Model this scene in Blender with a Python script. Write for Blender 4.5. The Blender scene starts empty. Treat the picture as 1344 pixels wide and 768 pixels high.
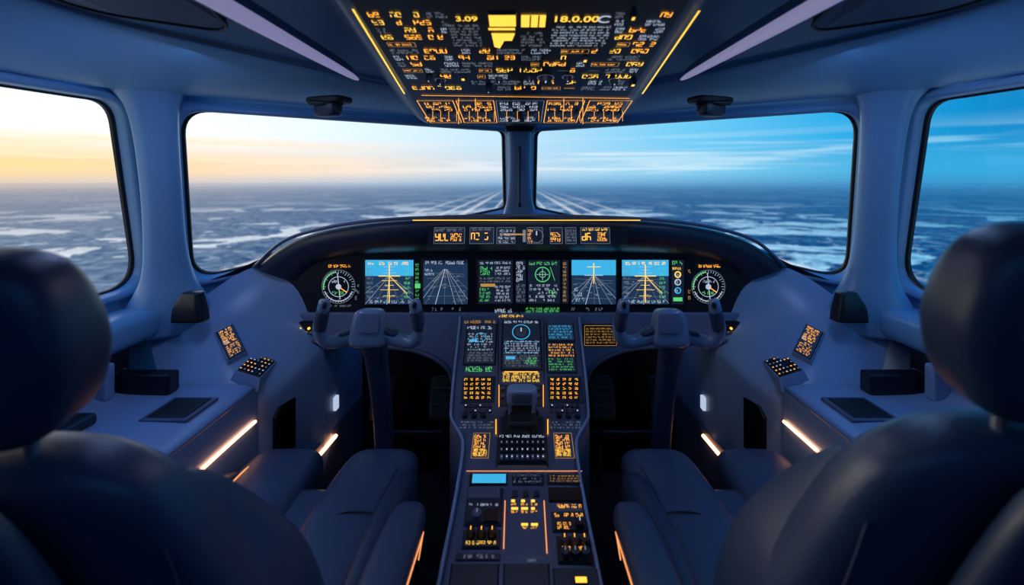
import bpy, bmesh, math, random
from mathutils import Vector, Matrix, Euler
random.seed(7)
scene = bpy.context.scene
# ------------------------------------------------------------------ image pixels to world
F = 640.0; CX = 682.0; CY = 238.0
EYE = Vector((0, 0, 1.5))          # eye point of the photographer, metres
def ray(px, py): return Vector(((px-CX)/F, 1.0, (CY-py)/F))
def at(px, py, y):                 # image pixel + chosen depth -> world metres
    return EYE + ray(px, py)*y
def mx(v): return Vector((-v.x, v.y, v.z))

# ------------------------------------------------------------------ materials
def srgb(r, g, b):
    def c(x):
        x /= 255.0
        return x/12.92 if x <= 0.04045 else ((x+0.055)/1.055)**2.4
    return (c(r), c(g), c(b), 1)
MATS = {}
def surf(name, col, rough=0.5, metal=0.0, bump=0.05, scale=120, var=0.08, coat=0.0, spec=0.5):
    m = bpy.data.materials.new(name); m.use_nodes = True
    nt = m.node_tree; b = nt.nodes['Principled BSDF']
    tc = nt.nodes.new('ShaderNodeTexCoord')
    n = nt.nodes.new('ShaderNodeTexNoise'); n.inputs['Scale'].default_value = scale; n.inputs['Detail'].default_value = 4
    nt.links.new(tc.outputs['Object'], n.inputs['Vector'])
    mix = nt.nodes.new('ShaderNodeMix'); mix.data_type = 'RGBA'
    c1 = tuple(x*(1-var) for x in col[:3])+(1,); c2 = tuple(min(1, x*(1+var)) for x in col[:3])+(1,)
    mix.inputs[6].default_value = c1; mix.inputs[7].default_value = c2
    nt.links.new(n.outputs['Fac'], mix.inputs[0]); nt.links.new(mix.outputs[2], b.inputs['Base Color'])
    b.inputs['Roughness'].default_value = rough; b.inputs['Metallic'].default_value = metal
    b.inputs['Coat Weight'].default_value = coat
    b.inputs['Specular IOR Level'].default_value = spec
    if bump > 0:
        bp = nt.nodes.new('ShaderNodeBump'); bp.inputs['Strength'].default_value = bump; bp.inputs['Distance'].default_value = 0.002
        nt.links.new(n.outputs['Fac'], bp.inputs['Height']); nt.links.new(bp.outputs['Normal'], b.inputs['Normal'])
    MATS[name] = m; return m
def glow(name, col, s, base=(0.01,0.01,0.01,1)):
    m = bpy.data.materials.new(name); m.use_nodes = True
    nt = m.node_tree; b = nt.nodes['Principled BSDF']
    b.inputs['Base Color'].default_value = base
    b.inputs['Emission Color'].default_value = col; b.inputs['Emission Strength'].default_value = s
    b.inputs['Roughness'].default_value = 0.3
    MATS[name] = m; return m
wallm = surf('wall_plastic', (0.15, 0.33, 0.54, 1), 0.30, bump=0.05, scale=200)
trimm = surf('window_trim_plastic', (0.17, 0.33, 0.53, 1), 0.28, bump=0.04, scale=150)
consm = surf('console_plastic', (0.24, 0.34, 0.54, 1), 0.32, bump=0.08, scale=260)
lowm = surf('lower_panel_plastic', (0.13, 0.18, 0.31, 1), 0.36, bump=0.06, scale=260)
ceilm = surf('ceiling_lining', (0.030, 0.120, 0.25, 1), 0.42, bump=0.1, scale=180)
ceild = surf('ceiling_pad', (0.012, 0.050, 0.115, 1), 0.6, bump=0.2, scale=300)
hoodm = surf('glareshield_vinyl', (0.010, 0.020, 0.046, 1), 0.40, bump=0.15, scale=400)
panelm = surf('panel_black', (0.005, 0.007, 0.013, 1), 0.35, bump=0.03, scale=300)
pedm = surf('pedestal_grey', (0.085, 0.108, 0.185, 1), 0.34, bump=0.05, scale=260)
pedd = surf('pedestal_dark', (0.017, 0.024, 0.047, 1), 0.40, bump=0.05, scale=260)
leath = surf('seat_leather', (0.042, 0.070, 0.140, 1), 0.34, bump=0.35, scale=330, var=0.12)
leathd = surf('seat_leather_dark', (0.020, 0.042, 0.095, 1), 0.38, bump=0.3, scale=330)
shellm = surf('seat_shell', (0.035, 0.100, 0.20, 1), 0.32, bump=0.04)
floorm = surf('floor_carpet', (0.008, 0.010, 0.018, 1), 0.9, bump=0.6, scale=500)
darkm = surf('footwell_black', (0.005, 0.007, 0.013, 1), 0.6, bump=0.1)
yokem = surf('yoke_plastic', (0.15, 0.24, 0.40, 1), 0.30, bump=0.04, coat=0.3)
yoked = surf('yoke_grip', (0.030, 0.055, 0.115, 1), 0.42, bump=0.2, scale=400)
blackm = surf('rubber_black', (0.004, 0.005, 0.008, 1), 0.5, bump=0.05)
metalm = surf('brushed_metal', (0.4, 0.42, 0.5, 1), 0.35, metal=0.8, bump=0.05)
glow('lit_orange', (1.0, 0.40, 0.04, 1), 1.7)
glow('lit_yellow', (1.0, 0.58, 0.06, 1), 1.45)
glow('lit_white', (0.62, 0.74, 0.95, 1), 0.75)
glow('lit_dim', (0.40, 0.48, 0.62, 1), 0.38)
glow('lit_green', (0.15, 0.95, 0.25, 1), 0.7)
glow('lit_cyan', (0.04, 0.42, 0.80, 1), 0.95)
glow('lit_sky', (0.05, 0.48, 0.85, 1), 0.95)
glow('lit_red', (1.0, 0.10, 0.03, 1), 1.0)
glow('scr_dark', (0.006, 0.012, 0.028, 1), 1.0)
glow('scr_navy', (0.012, 0.035, 0.085, 1), 1.0)
glow('strip', (1.0, 0.42, 0.20, 1), 6.0)
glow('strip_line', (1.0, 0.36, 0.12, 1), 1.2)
glow('lit_brown', (0.55, 0.29, 0.07, 1), 0.9)
glow('ceiling_bar', (0.42, 0.38, 0.66, 1), 0.42, (0.6,0.58,0.8,1))
barm = MATS['ceiling_bar']
DET = ['lit_orange','lit_yellow','lit_white','lit_dim','lit_green','lit_cyan','lit_sky','lit_red','scr_dark','scr_navy',
       'strip','strip_line','lit_brown','panel_black','pedestal_grey','pedestal_dark','brushed_metal','rubber_black','yoke_plastic','console_plastic']
DI = {n:i for i, n in enumerate(DET)}

# ------------------------------------------------------------------ builders
def group(name, loc=(0,0,0)):
    e = bpy.data.objects.new(name, None); e.location = loc; e.empty_display_size = 0.1
    scene.collection.objects.link(e); return e
def obj(name, verts, faces, mat, parent=None, smooth=True, sub=0, bevel=0.0, solid=0.0, recalc=True):
    me = bpy.data.meshes.new(name)
    me.from_pydata([tuple(v) for v in verts], [], faces); me.update()
    if recalc:
        bm = bmesh.new(); bm.from_mesh(me); bmesh.ops.remove_doubles(bm, verts=bm.verts, dist=1e-5)
        bmesh.ops.recalc_face_normals(bm, faces=bm.faces); bm.to_mesh(me); bm.free()
    me.materials.append(mat)
    for p in me.polygons: p.use_smooth = smooth
    o = bpy.data.objects.new(name, me); scene.collection.objects.link(o)
    if parent is not None: o.parent = parent
    if solid:
        s = o.modifiers.new('solid', 'SOLIDIFY'); s.thickness = solid; s.offset = 0
    if bevel:
        b = o.modifiers.new('bevel', 'BEVEL'); b.width = bevel; b.segments = 3; b.limit_method = 'ANGLE'; b.angle_limit = math.radians(35)
    if sub:
        s = o.modifiers.new('sub', 'SUBSURF'); s.levels = sub; s.render_levels = sub
    return o
def grid(name, rows, mat, parent=None, sub=2, solid=0.0, closed=False, smooth=True):
    n = len(rows[0]); V = [p for r in rows for p in r]; Fc = []
    for i in range(len(rows)-1):
        for j in range(n if closed else n-1):
            k = (j+1) % n
            Fc.append((i*n+j, i*n+k, (i+1)*n+k, (i+1)*n+j))
    return obj(name, V, Fc, mat, parent, smooth, sub, solid=solid)
def cat(P, k=6):
    out = []
    n = len(P)
    for i in range(n-1):
        p0 = P[max(i-1,0)]; p1 = P[i]; p2 = P[i+1]; p3 = P[min(i+2,n-1)]
        for s in range(k):
            t = s/k
            out.append(0.5*((2*p1)+(p2-p0)*t+(2*p0-5*p1+4*p2-p3)*t*t+(3*p1-p0-3*p2+p3)*t**3))
    out.append(P[-1]); return out
def tube(name, pts, rad, mat, parent=None, seg=14, k=6, flat=1.0, up=None):
    P = [Vector((p[0],p[1],p[2],r)) for p, r in zip(pts, rad)]
    P = cat(P, k); C = [Vector((p[0],p[1],p[2])) for p in P]; R = [p[3] for p in P]
    V = []; Fc = []
    a = Vector(up) if up else Vector((0.13,0.2,1))
    for i, c in enumerate(C):
        t = (C[min(i+1,len(C)-1)]-C[max(i-1,0)]).normalized()
        a = (a - t*a.dot(t)).normalized(); b = t.cross(a)
        for s in range(seg):
            th = 2*math.pi*s/seg
            V.append(c + a*math.cos(th)*R[i] + b*math.sin(th)*R[i]*flat)
    for i in range(len(C)-1):
        for s in range(seg):
            Fc.append((i*seg+s, i*seg+(s+1)%seg, (i+1)*seg+(s+1)%seg, (i+1)*seg+s))
    Fc.append(tuple(range(seg))); Fc.append(tuple(range((len(C)-1)*seg, len(C)*seg)))
    return obj(name, V, Fc, mat, parent)
def loft(name, secs, mat, parent=None, seg=36, n=3.0, k=5):
    """secs: (center, A vector, B vector)"""
    Cs = cat([s[0] for s in secs], k); As = cat([s[1] for s in secs], k); Bs = cat([s[2] for s in secs], k)
    V = []; Fc = []
    for c, A, B in zip(Cs, As, Bs):
        for s in range(seg):
            th = 2*math.pi*s/seg; co = math.cos(th); si = math.sin(th)
            V.append(c + A*math.copysign(abs(co)**(2/n), co) + B*math.copysign(abs(si)**(2/n), si))
    m = len(Cs)
    for i in range(m-1):
        for s in range(seg):
            Fc.append((i*seg+s, i*seg+(s+1)%seg, (i+1)*seg+(s+1)%seg, (i+1)*seg+s))
    Fc.append(tuple(range(seg))); Fc.append(tuple(range((m-1)*seg, m*seg)))
    return obj(name, V, Fc, mat, parent)
def superbox(name, c, size, rot, mat, parent=None, n=5.0, seg=12, deform=None):
    bm = bmesh.new(); bmesh.ops.create_cube(bm, size=2)
    bmesh.ops.subdivide_edges(bm, edges=bm.edges[:], cuts=seg, use_grid_fill=True)
    R = Euler(rot).to_matrix(); c = Vector(c)
    for v in bm.verts:
        p = v.co.copy()
        p = Vector([math.sin(x*math.pi/2) if abs(x) < 1 else x for x in p])
        d = (abs(p.x)**n+abs(p.y)**n+abs(p.z)**n)**(1/n)
        p = p/d
        if deform: p = deform(p)
        v.co = R @ Vector((p.x*size[0]/2, p.y*size[1]/2, p.z*size[2]/2)) + c
    me = bpy.data.meshes.new(name); bm.to_mesh(me); bm.free(); me.materials.append(mat)
    for p in me.polygons: p.use_smooth = True
    o = bpy.data.objects.new(name, me); scene.collection.objects.link(o)
    if parent is not None: o.parent = parent
    return o
def box(name, c, size, mat, parent=None, rot=(0,0,0), bevel=0.005):
    R = Euler(rot).to_matrix(); c = Vector(c)
    V = [R @ Vector((sx*size[0]/2, sy*size[1]/2, sz*size[2]/2)) + c for sx in (-1,1) for sy in (-1,1) for sz in (-1,1)]
    Fc = [(0,1,3,2),(4,6,7,5),(0,4,5,1),(2,3,7,6),(0,2,6,4),(1,5,7,3)]
    return obj(name, V, Fc, mat, parent, False, bevel=bevel)
def prism(name, loop, vec, mat, parent=None, bevel=0.0, smooth=False):
    n = len(loop); vec = Vector(vec)
    V = list(loop)+[p+vec for p in loop]
    Fc = [tuple(range(n)), tuple(range(2*n-1, n-1, -1))]+[(i,(i+1)%n,n+(i+1)%n,n+i) for i in range(n)]
    return obj(name, V, Fc, mat, parent, smooth, bevel=bevel)
def roundpoly(P, r, k=6):
    out = []; n = len(P)
    for i in range(n):
        p = P[i]; a = P[i-1]-p; b = P[(i+1)%n]-p
        rr = r[i] if isinstance(r, (list,tuple)) else r
        ra = min(rr, a.length*0.45); rb = min(rr, b.length*0.45)
        A = p+a.normalized()*ra; B = p+b.normalized()*rb
        for s in range(k+1):
            t = s/k
            out.append(A*(1-t)**2 + p*2*t*(1-t) + B*t*t)
    return out

class Frame:
    def __init__(s, O, U, V):
        s.O = Vector(O); s.U = Vector(U).normalized(); s.V = Vector(V).normalized(); s.N = s.U.cross(s.V).normalized()
    def P(s, u, v, h=0): return s.O+s.U*u+s.V*v+s.N*h
    def uv(s, px, py):
        r = ray(px, py); m = Matrix((s.U, s.V, -r)).transposed()
        x = m.inverted() @ (EYE-s.O); return x.x, x.y
    def W(s, px, py, h=0):
        u, v = s.uv(px, py); return s.P(u, v, h)
class Detail:
    def __init__(s, fr): s.fr = fr; s.V = []; s.F = []; s.M = []
    def face(s, pts, mat):
        b = len(s.V); s.V += pts; s.F.append(tuple(range(b, b+len(pts)))); s.M.append(DI[mat])
    def quad(s, u0, v0, u1, v1, mat, h=0.0008):
        f = s.fr; s.face([f.P(u0,v0,h), f.P(u1,v0,h), f.P(u1,v1,h), f.P(u0,v1,h)], mat)
    def rect(s, x0, y0, x1, y1):
        ym = (y0+y1)/2; xm = (x0+x1)/2
        return s.fr.uv(x0,ym)[0], s.fr.uv(xm,y1)[1], s.fr.uv(x1,ym)[0], s.fr.uv(xm,y0)[1]
    def q(s, x0, y0, x1, y1, mat, h=0.0008):
        s.quad(*s.rect(x0,y0,x1,y1), mat, h)
    def blk(s, x0, y0, x1, y1, mat, h=0.006, h0=0.0):
        u0,v0,u1,v1 = s.rect(x0,y0,x1,y1); s.ublk(u0,v0,u1,v1,mat,h,h0)
    def ublk(s, u0,v0,u1,v1,mat,h=0.006,h0=0.0):
        f = s.fr; i = min(abs(u1-u0),abs(v1-v0))*0.08
        a = [f.P(u0,v0,h0),f.P(u1,v0,h0),f.P(u1,v1,h0),f.P(u0,v1,h0)]
        b = [f.P(u0+i,v0+i,h),f.P(u1-i,v0+i,h),f.P(u1-i,v1-i,h),f.P(u0+i,v1-i,h)]
        s.face(b, mat)
        for k in range(4): s.face([a[k],a[(k+1)%4],b[(k+1)%4],b[k]], mat)
    def uline(s, a, b, w, mat, h=0.0014):
        a = Vector(a); b = Vector(b); d = (b-a); 
        if d.length < 1e-6: return
        n = Vector((-d.y, d.x)).normalized()*w/2; f = s.fr
        s.face([f.P(*(a-n),h), f.P(*(b-n),h), f.P(*(b+n),h), f.P(*(a+n),h)], mat)
    def line(s, x0,y0,x1,y1,w,mat,h=0.0014): s.uline(s.fr.uv(x0,y0), s.fr.uv(x1,y1), w, mat, h)
    def frame(s, x0,y0,x1,y1,w,mat,h=0.0014):
        u0,v0,u1,v1 = s.rect(x0,y0,x1,y1)
        for a,b in (((u0,v0),(u1,v0)),((u1,v0),(u1,v1)),((u1,v1),(u0,v1)),((u0,v1),(u0,v0))): s.uline(a,b,w,mat,h)
    def arc(s, cx, cy, r, w, mat, a0=0, a1=360, h=0.0016, seg=28):
        u, v = s.fr.uv(cx, cy); k = max(3,int(seg*abs(a1-a0)/360))
        for i in range(k):
            t0 = math.radians(a0+(a1-a0)*i/k); t1 = math.radians(a0+(a1-a0)*(i+1)/k)
            f = s.fr
            s.face([f.P(u+math.cos(t)*q, v+math.sin(t)*q, h) for t, q in ((t0,r-w/2),(t1,r-w/2),(t1,r+w/2),(t0,r+w/2))], mat)
    def knob(s, cx, cy, r, hh, mat, seg=16, top=None):
        u, v = s.fr.uv(cx, cy); s.uknob(u,v,r,hh,mat,seg,top)
    def uknob(s, u, v, r, hh, mat, seg=16, top=None):
        f = s.fr
        A = [f.P(u+math.cos(2*math.pi*i/seg)*r, v+math.sin(2*math.pi*i/seg)*r, 0) for i in range(seg)]
        B = [f.P(u+math.cos(2*math.pi*i/seg)*r*.85, v+math.sin(2*math.pi*i/seg)*r*.85, hh) for i in range(seg)]
        s.face(B, mat)
        for i in range(seg): s.face([A[i],A[(i+1)%seg],B[(i+1)%seg],B[i]], mat)
        if top: s.ublk(u-r*.10, v, u+r*.10, v+r*.7, top, hh*1.08, hh)
    def glyphs(s, x0,y0,x1,y1, rows, mat, dens=0.85, fill=0.62, h=0.0014, wordlen=5):
        s.uglyphs(*s.rect(x0,y0,x1,y1), rows, mat, dens, fill, h, wordlen)
    def uglyphs(s, u0,v0,u1,v1, rows, mat, dens=0.85, fill=0.62, h=0.0014, wordlen=5):
        rh = (v1-v0)/rows; ch = rh*fill; cw = ch*0.62; t = max(ch*0.14, 0.0006)
        for r in range(rows):
            vb = v1-(r+1)*rh+(rh-ch)/2; u = u0; left = random.randint(2, wordlen)
            while u+cw <= u1:
                if left == 0 or random.random() > dens:
                    u += cw*1.1; left = random.randint(2, wordlen); continue
                left -= 1
                a, b = u, u+cw*0.78; m = vb+ch/2; tp = vb+ch
                if ch < 0.0035:
                    s.quad(a, vb, b, tp, mat, h)
                else:
                    segs = [((a,vb),(b,vb)),((a,m),(b,m)),((a,tp),(b,tp)),((a,vb),(a,m)),((a,m),(a,tp)),((b,vb),(b,m)),((b,m),(b,tp))]
                    for q in random.sample(segs, random.choice((3,4,5,5))): s.uline(q[0], q[1], t, mat, h)
                u += cw*1.12
    def build(s, name, parent):
        me = bpy.data.meshes.new(name); me.from_pydata([tuple(v) for v in s.V], [], s.F); me.update()
        for n in DET: me.materials.append(MATS[n])
        for p, m in zip(me.polygons, s.M): p.material_index = m
        o = bpy.data.objects.new(name, me); scene.collection.objects.link(o)
        if parent is not None: o.parent = parent
        return o
def text(fr, body, px, py, size, mat, parent, h=0.0016):
    c = bpy.data.curves.new('lettering', 'FONT'); c.body = body; c.size = size; c.offset = size*0.015
    c.materials.append(MATS[mat]); o = bpy.data.objects.new('lettering', c); scene.collection.objects.link(o)
    m = Matrix((fr.U, fr.V, fr.N)).transposed().to_4x4(); m.translation = fr.W(px, py, h)
    o.matrix_world = m; o.parent = parent; return o

# ------------------------------------------------------------------ sky / world
w = bpy.data.worlds.new('sky'); scene.world = w; w.use_nodes = True
nt = w.node_tree; nt.nodes.clear()
def N(t, **k):
    n = nt.nodes.new(t)
    for a, b in k.items(): setattr(n, a, b)
    return n
def mathn(op, a, b=None, c=None):
    n = N('ShaderNodeMath', operation=op)
    for i, x in enumerate((a, b, c)):
        if x is None: continue
        if isinstance(x, (int, float)): n.inputs[i].default_value = x
        else: nt.links.new(x, n.inputs[i])
    return n.outputs[0]
def ramp(fac, stops, interp='LINEAR'):
    n = N('ShaderNodeValToRGB'); cr = n.color_ramp; cr.interpolation = interp
    while len(cr.elements) < len(stops): cr.elements.new(0.5)
    for e, (p, c) in zip(cr.elements, stops): e.position = p; e.color = c
    nt.links.new(fac, n.inputs[0]); return n.outputs[0]
def mixc(f, a, b):
    n = N('ShaderNodeMix'); n.data_type = 'RGBA'
    for i, x in ((0,f),(6,a),(7,b)):
        if isinstance(x, (int,float,tuple)): n.inputs[i].default_value = x
        else: nt.links.new(x, n.inputs[i])
    return n.outputs[2]
def mrange(v, a, b, c=0.0, d=1.0, smooth=True):
    n = N('ShaderNodeMapRange'); n.interpolation_type = 'SMOOTHSTEP' if smooth else 'LINEAR'
    nt.links.new(v, n.inputs[0])
    for i, x in enumerate((a,b,c,d)): n.inputs[i+1].default_value = x
    return n.outputs[0]
tc = N('ShaderNodeTexCoord'); sp = N('ShaderNodeSeparateXYZ'); nt.links.new(tc.outputs['Generated'], sp.inputs[0])
az = mathn('MULTIPLY_ADD', sp.outputs[0], 0.625, 0.5)
up_c = ramp(az, [(0.04,srgb(250,252,252)),(0.145,srgb(244,250,253)),(0.3,srgb(226,242,251)),(0.48,srgb(198,230,247)),
                 (0.55,srgb(174,222,247)),(0.7,srgb(114,204,244)),(0.84,srgb(46,174,232)),(0.94,srgb(2,136,200))])
hz_c = ramp(az, [(0.04,srgb(250,214,150)),(0.145,srgb(248,214,172)),(0.3,srgb(240,222,206)),(0.48,srgb(202,220,234)),
                 (0.6,srgb(168,214,240)),(0.75,srgb(120,200,236)),(0.9,srgb(56,168,220))])
HA = [(0.04,srgb(214,196,184)),(0.3,srgb(178,192,210)),(0.5,srgb(132,180,214)),(0.9,srgb(60,146,198))]
ha_c = ramp(az, HA)
c = mixc(mrange(sp.outputs[2], 0.025, 0.09), hz_c, up_c)
c = mixc(mrange(sp.outputs[2], -0.01, 0.022), ha_c, c)
cv = N('ShaderNodeCombineXYZ'); 
nt.links.new(mathn('MULTIPLY', sp.outputs[0], 2.2), cv.inputs[0]); nt.links.new(mathn('MULTIPLY', sp.outputs[1], 2.2), cv.inputs[1])
nt.links.new(mathn('MULTIPLY', sp.outputs[2], 70.0), cv.inputs[2])
nz = N('ShaderNodeTexNoise'); nz.inputs['Scale'].default_value = 1.0; nz.inputs['Detail'].default_value = 6
nz.inputs['Distortion'].default_value = 0.6
nt.links.new(cv.outputs[0], nz.inputs['Vector'])
cl = mrange(nz.outputs['Fac'], 0.46, 0.60)
clm = mathn('MULTIPLY', cl, mathn('MULTIPLY', mrange(sp.outputs[2], 0.010, 0.025), mrange(sp.outputs[2], 0.11, 0.05)))
cl_c = ramp(az, [(0.1,srgb(255,228,186)),(0.3,srgb(250,228,206)),(0.45,srgb(232,238,244)),(0.7,srgb(208,236,250)),(0.9,srgb(144,208,238))])
c = mixc(mathn('MULTIPLY', clm, 0.85), c, cl_c)
c = mixc(mrange(sp.outputs[2], 0.25, 0.8), c, srgb(50,140,235))
bg = N('ShaderNodeBackground'); nt.links.new(c, bg.inputs[0]); nt.links.new(mrange(az, 0.1, 0.55, 1.20, 1.08), bg.inputs[1])
wo = N('ShaderNodeOutputWorld'); nt.links.new(bg.outputs[0], wo.inputs[0])

# ------------------------------------------------------------------ landscape far below
gm = bpy.data.materials.new('snowy_ground'); gm.use_nodes = True; nt = gm.node_tree; nt.nodes.clear()
geo = N('ShaderNodeNewGeometry'); sp = N('ShaderNodeSeparateXYZ'); nt.links.new(geo.outputs['Position'], sp.inputs[0])
vl = N('ShaderNodeVectorMath', operation='LENGTH'); nt.links.new(geo.outputs['Position'], vl.inputs[0]); dist = vl.outputs['Value']
def noise(scale, det=6, distn=0.0, rough=0.55, xs=0.8):
    m_ = N('ShaderNodeMapping'); m_.inputs['Scale'].default_value = (scale*xs, scale, scale)
    nt.links.new(geo.outputs['Position'], m_.inputs[0])
    n = N('ShaderNodeTexNoise'); n.inputs['Scale'].default_value = 1; n.inputs['Detail'].default_value = det
    n.inputs['Distortion'].default_value = distn; n.inputs['Roughness'].default_value = rough
    nt.links.new(m_.outputs[0], n.inputs['Vector']); return n.outputs['Fac']
n1 = noise(1/2600, 8, 1.0, 0.56, 1.0); n2 = noise(1/240, 7, 0.6, 0.72, 1.0); n3 = noise(1/9000, 4, 0.3)
sn1 = mathn('ADD', n1, mathn('ADD', mathn('MULTIPLY', mathn('SUBTRACT', n2, 0.5), 0.16), mathn('MULTIPLY', mathn('SUBTRACT', n3, 0.5), 0.25)))
snow = mrange(sn1, 0.528, 0.534)
thin = mrange(mathn('ABSOLUTE', mathn('SUBTRACT', sn1, 0.45)), 0.006, 0.0)
snow = mathn('MAXIMUM', snow, mathn('MULTIPLY', thin, 0.55))
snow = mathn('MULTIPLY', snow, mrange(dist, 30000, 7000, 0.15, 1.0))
azx = mathn('MULTIPLY_ADD', mathn('DIVIDE', sp.outputs[0], dist), 0.625, 0.5)
darkc = ramp(azx, [(0.05,srgb(80,106,138)),(0.2,srgb(44,80,124)),(0.5,srgb(12,54,106)),(0.9,srgb(2,58,114))])
dk2 = mixc(mrange(n2, 0.36, 0.66), darkc, ramp(azx, [(0.1,srgb(132,152,176)),(0.5,srgb(54,108,162)),(0.9,srgb(22,104,162))]))
# field boundaries and roads: fine cell edges
vf = N('ShaderNodeTexVoronoi', feature='DISTANCE_TO_EDGE'); vf.inputs['Scale'].default_value = 1/900
nt.links.new(geo.outputs['Position'], vf.inputs['Vector'])
fl_ = mathn('MULTIPLY', mathn('LESS_THAN', vf.outputs['Distance'], 0.025), mrange(n2, 0.40, 0.56))
dk2 = mixc(mathn('MULTIPLY', fl_, mrange(dist, 25000, 6000, 0.0, 0.45)), dk2, srgb(170,196,220))
snc = mixc(mrange(n2, 0.62, 0.42), ramp(azx, [(0.1,srgb(204,212,220)),(0.5,srgb(150,184,214)),(0.95,srgb(70,156,206))]),
           ramp(azx, [(0.1,srgb(240,243,245)),(0.45,srgb(224,238,249)),(0.7,srgb(194,230,249)),(0.95,srgb(120,200,238))]))
col = mixc(snow, dk2, snc)
ax = mathn('ABSOLUTE', sp.outputs[0]); road = None
for xx, ww in ((1750,110),(2350,70),(900,50),(3300,60)):
    r_ = mathn('LESS_THAN', mathn('ABSOLUTE', mathn('SUBTRACT', ax, xx)), ww)
    road = r_ if road is None else mathn('MAXIMUM', road, r_)
road = mathn('MULTIPLY', road, mrange(n2, 0.38, 0.50)); road = mathn('MULTIPLY', road, mrange(dist, 80000, 15000, 0.0, 0.9))
col = mixc(road, col, srgb(232,232,232))
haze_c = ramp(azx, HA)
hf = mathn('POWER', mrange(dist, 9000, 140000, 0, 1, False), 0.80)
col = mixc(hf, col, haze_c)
vo = N('ShaderNodeTexVoronoi'); vo.inputs['Scale'].default_value = 1/260
nt.links.new(geo.outputs['Position'], vo.inputs['Vector'])
city = mathn('MULTIPLY', mathn('LESS_THAN', vo.outputs['Distance'], 0.12), mrange(n3, 0.56, 0.62))
col = mixc(mathn('MULTIPLY', city, 0.7), col, srgb(255,160,110))
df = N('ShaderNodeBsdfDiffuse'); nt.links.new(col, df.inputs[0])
em = N('ShaderNodeEmission'); nt.links.new(col, em.inputs[0]); em.inputs[1].default_value = 1.05  # ground mostly glows: daylight and distance haze put into emission
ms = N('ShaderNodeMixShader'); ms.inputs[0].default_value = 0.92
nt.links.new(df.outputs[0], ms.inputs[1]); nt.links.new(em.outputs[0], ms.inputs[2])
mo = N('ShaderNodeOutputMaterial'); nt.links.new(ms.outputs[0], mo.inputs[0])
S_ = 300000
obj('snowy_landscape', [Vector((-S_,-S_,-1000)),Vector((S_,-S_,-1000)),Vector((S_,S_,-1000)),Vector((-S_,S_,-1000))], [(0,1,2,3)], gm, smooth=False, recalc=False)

# glass
gl = bpy.data.materials.new('window_glass'); gl.use_nodes = True; nt = gl.node_tree; nt.nodes.clear()
tr = N('ShaderNodeBsdfTransparent'); tr.inputs[0].default_value = (0.96,0.985,1,1)
gs = N('ShaderNodeBsdfGlossy'); gs.inputs['Roughness'].default_value = 0.02
ms = N('ShaderNodeMixShader'); ms.inputs[0].default_value = 0.03
nt.links.new(tr.outputs[0], ms.inputs[1]); nt.links.new(gs.outputs[0], ms.inputs[2])
mo = N('ShaderNodeOutputMaterial'); nt.links.new(ms.outputs[0], mo.inputs[0])

# ------------------------------------------------------------------ shell with window openings
def side_pt(y, z, s): return Vector((s*(1.22+(1.72-z)*0.105), y, z))
def fy(x, z): return 1.59+(0.197*(x+1.1)-0.201*(z-1.72))/0.618
def front_pt(x, z, s): return Vector((s*-x, fy(x,z), z))   # x negative for the half, s=-1 left
def window_wall(name, outer, win, outward, frame_name, idx):
    c = sum(win, Vector())/len(win)
    e1 = (win[len(win)//4]-c).normalized(); nrm = outward.normalized(); e1 = (e1-nrm*e1.dot(nrm)).normalized(); e2 = nrm.cross(e1)
    def to2(p): d = p-c; return (d.dot(e1), d.dot(e2))
    O2 = [to2(p) for p in outer]; W2 = [to2(p) for p in win]
    angs = sorted(set([round(math.atan2(y,x),5) for x,y in O2+W2]))
    def cast(poly, a):
        dx, dy = math.cos(a), math.sin(a); best = None; n = len(poly)
        for i in range(n):
            x1,y1 = poly[i]; x2,y2 = poly[(i+1)%n]; ex,ey = x2-x1,y2-y1
            den = dx*ey-dy*ex
            if abs(den) < 1e-12: continue
            t = (x1*ey-y1*ex)/den; k = (x1*dy-y1*dx)/den
            if t > 0 and -1e-6 <= k <= 1+1e-6:
                if best is None or t < best: best = t
        return best if best else 0.1
    lo = []; lw = []
    for a in angs:
        d = e1*math.cos(a)+e2*math.sin(a)
        ro = cast(O2,a); rw = cast(W2,a)
        lo.append(c+d*max(ro, rw+0.002)); lw.append((d, rw))
    def ring(k, off): return [c+d*max(r+k,0.01)+nrm*off for d, r in lw]
    wall = grid(name, [lo, ring(0.045, 0.0)], wallm, None, sub=0, closed=True, smooth=False)
    g = group(frame_name)
    r0 = ring(0.050,-0.002); r1 = ring(0.040,-0.013); r2 = ring(0.012,-0.012); r3 = ring(0.004,0.0); r4 = ring(0.0,0.03)
    grid('frame', [r0,r1,r2,r3,r4], trimm, g, sub=1, closed=True)
    grid('gasket', [ring(0.001,0.028), ring(-0.009,0.03), ring(-0.010,0.042), ring(0.002,0.045)], blackm, g, sub=0, closed=True)
    pane = ring(0.0, 0.036)
    obj('pane', pane, [tuple(range(len(pane)))], gl, g, False)
    return wall
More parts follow.
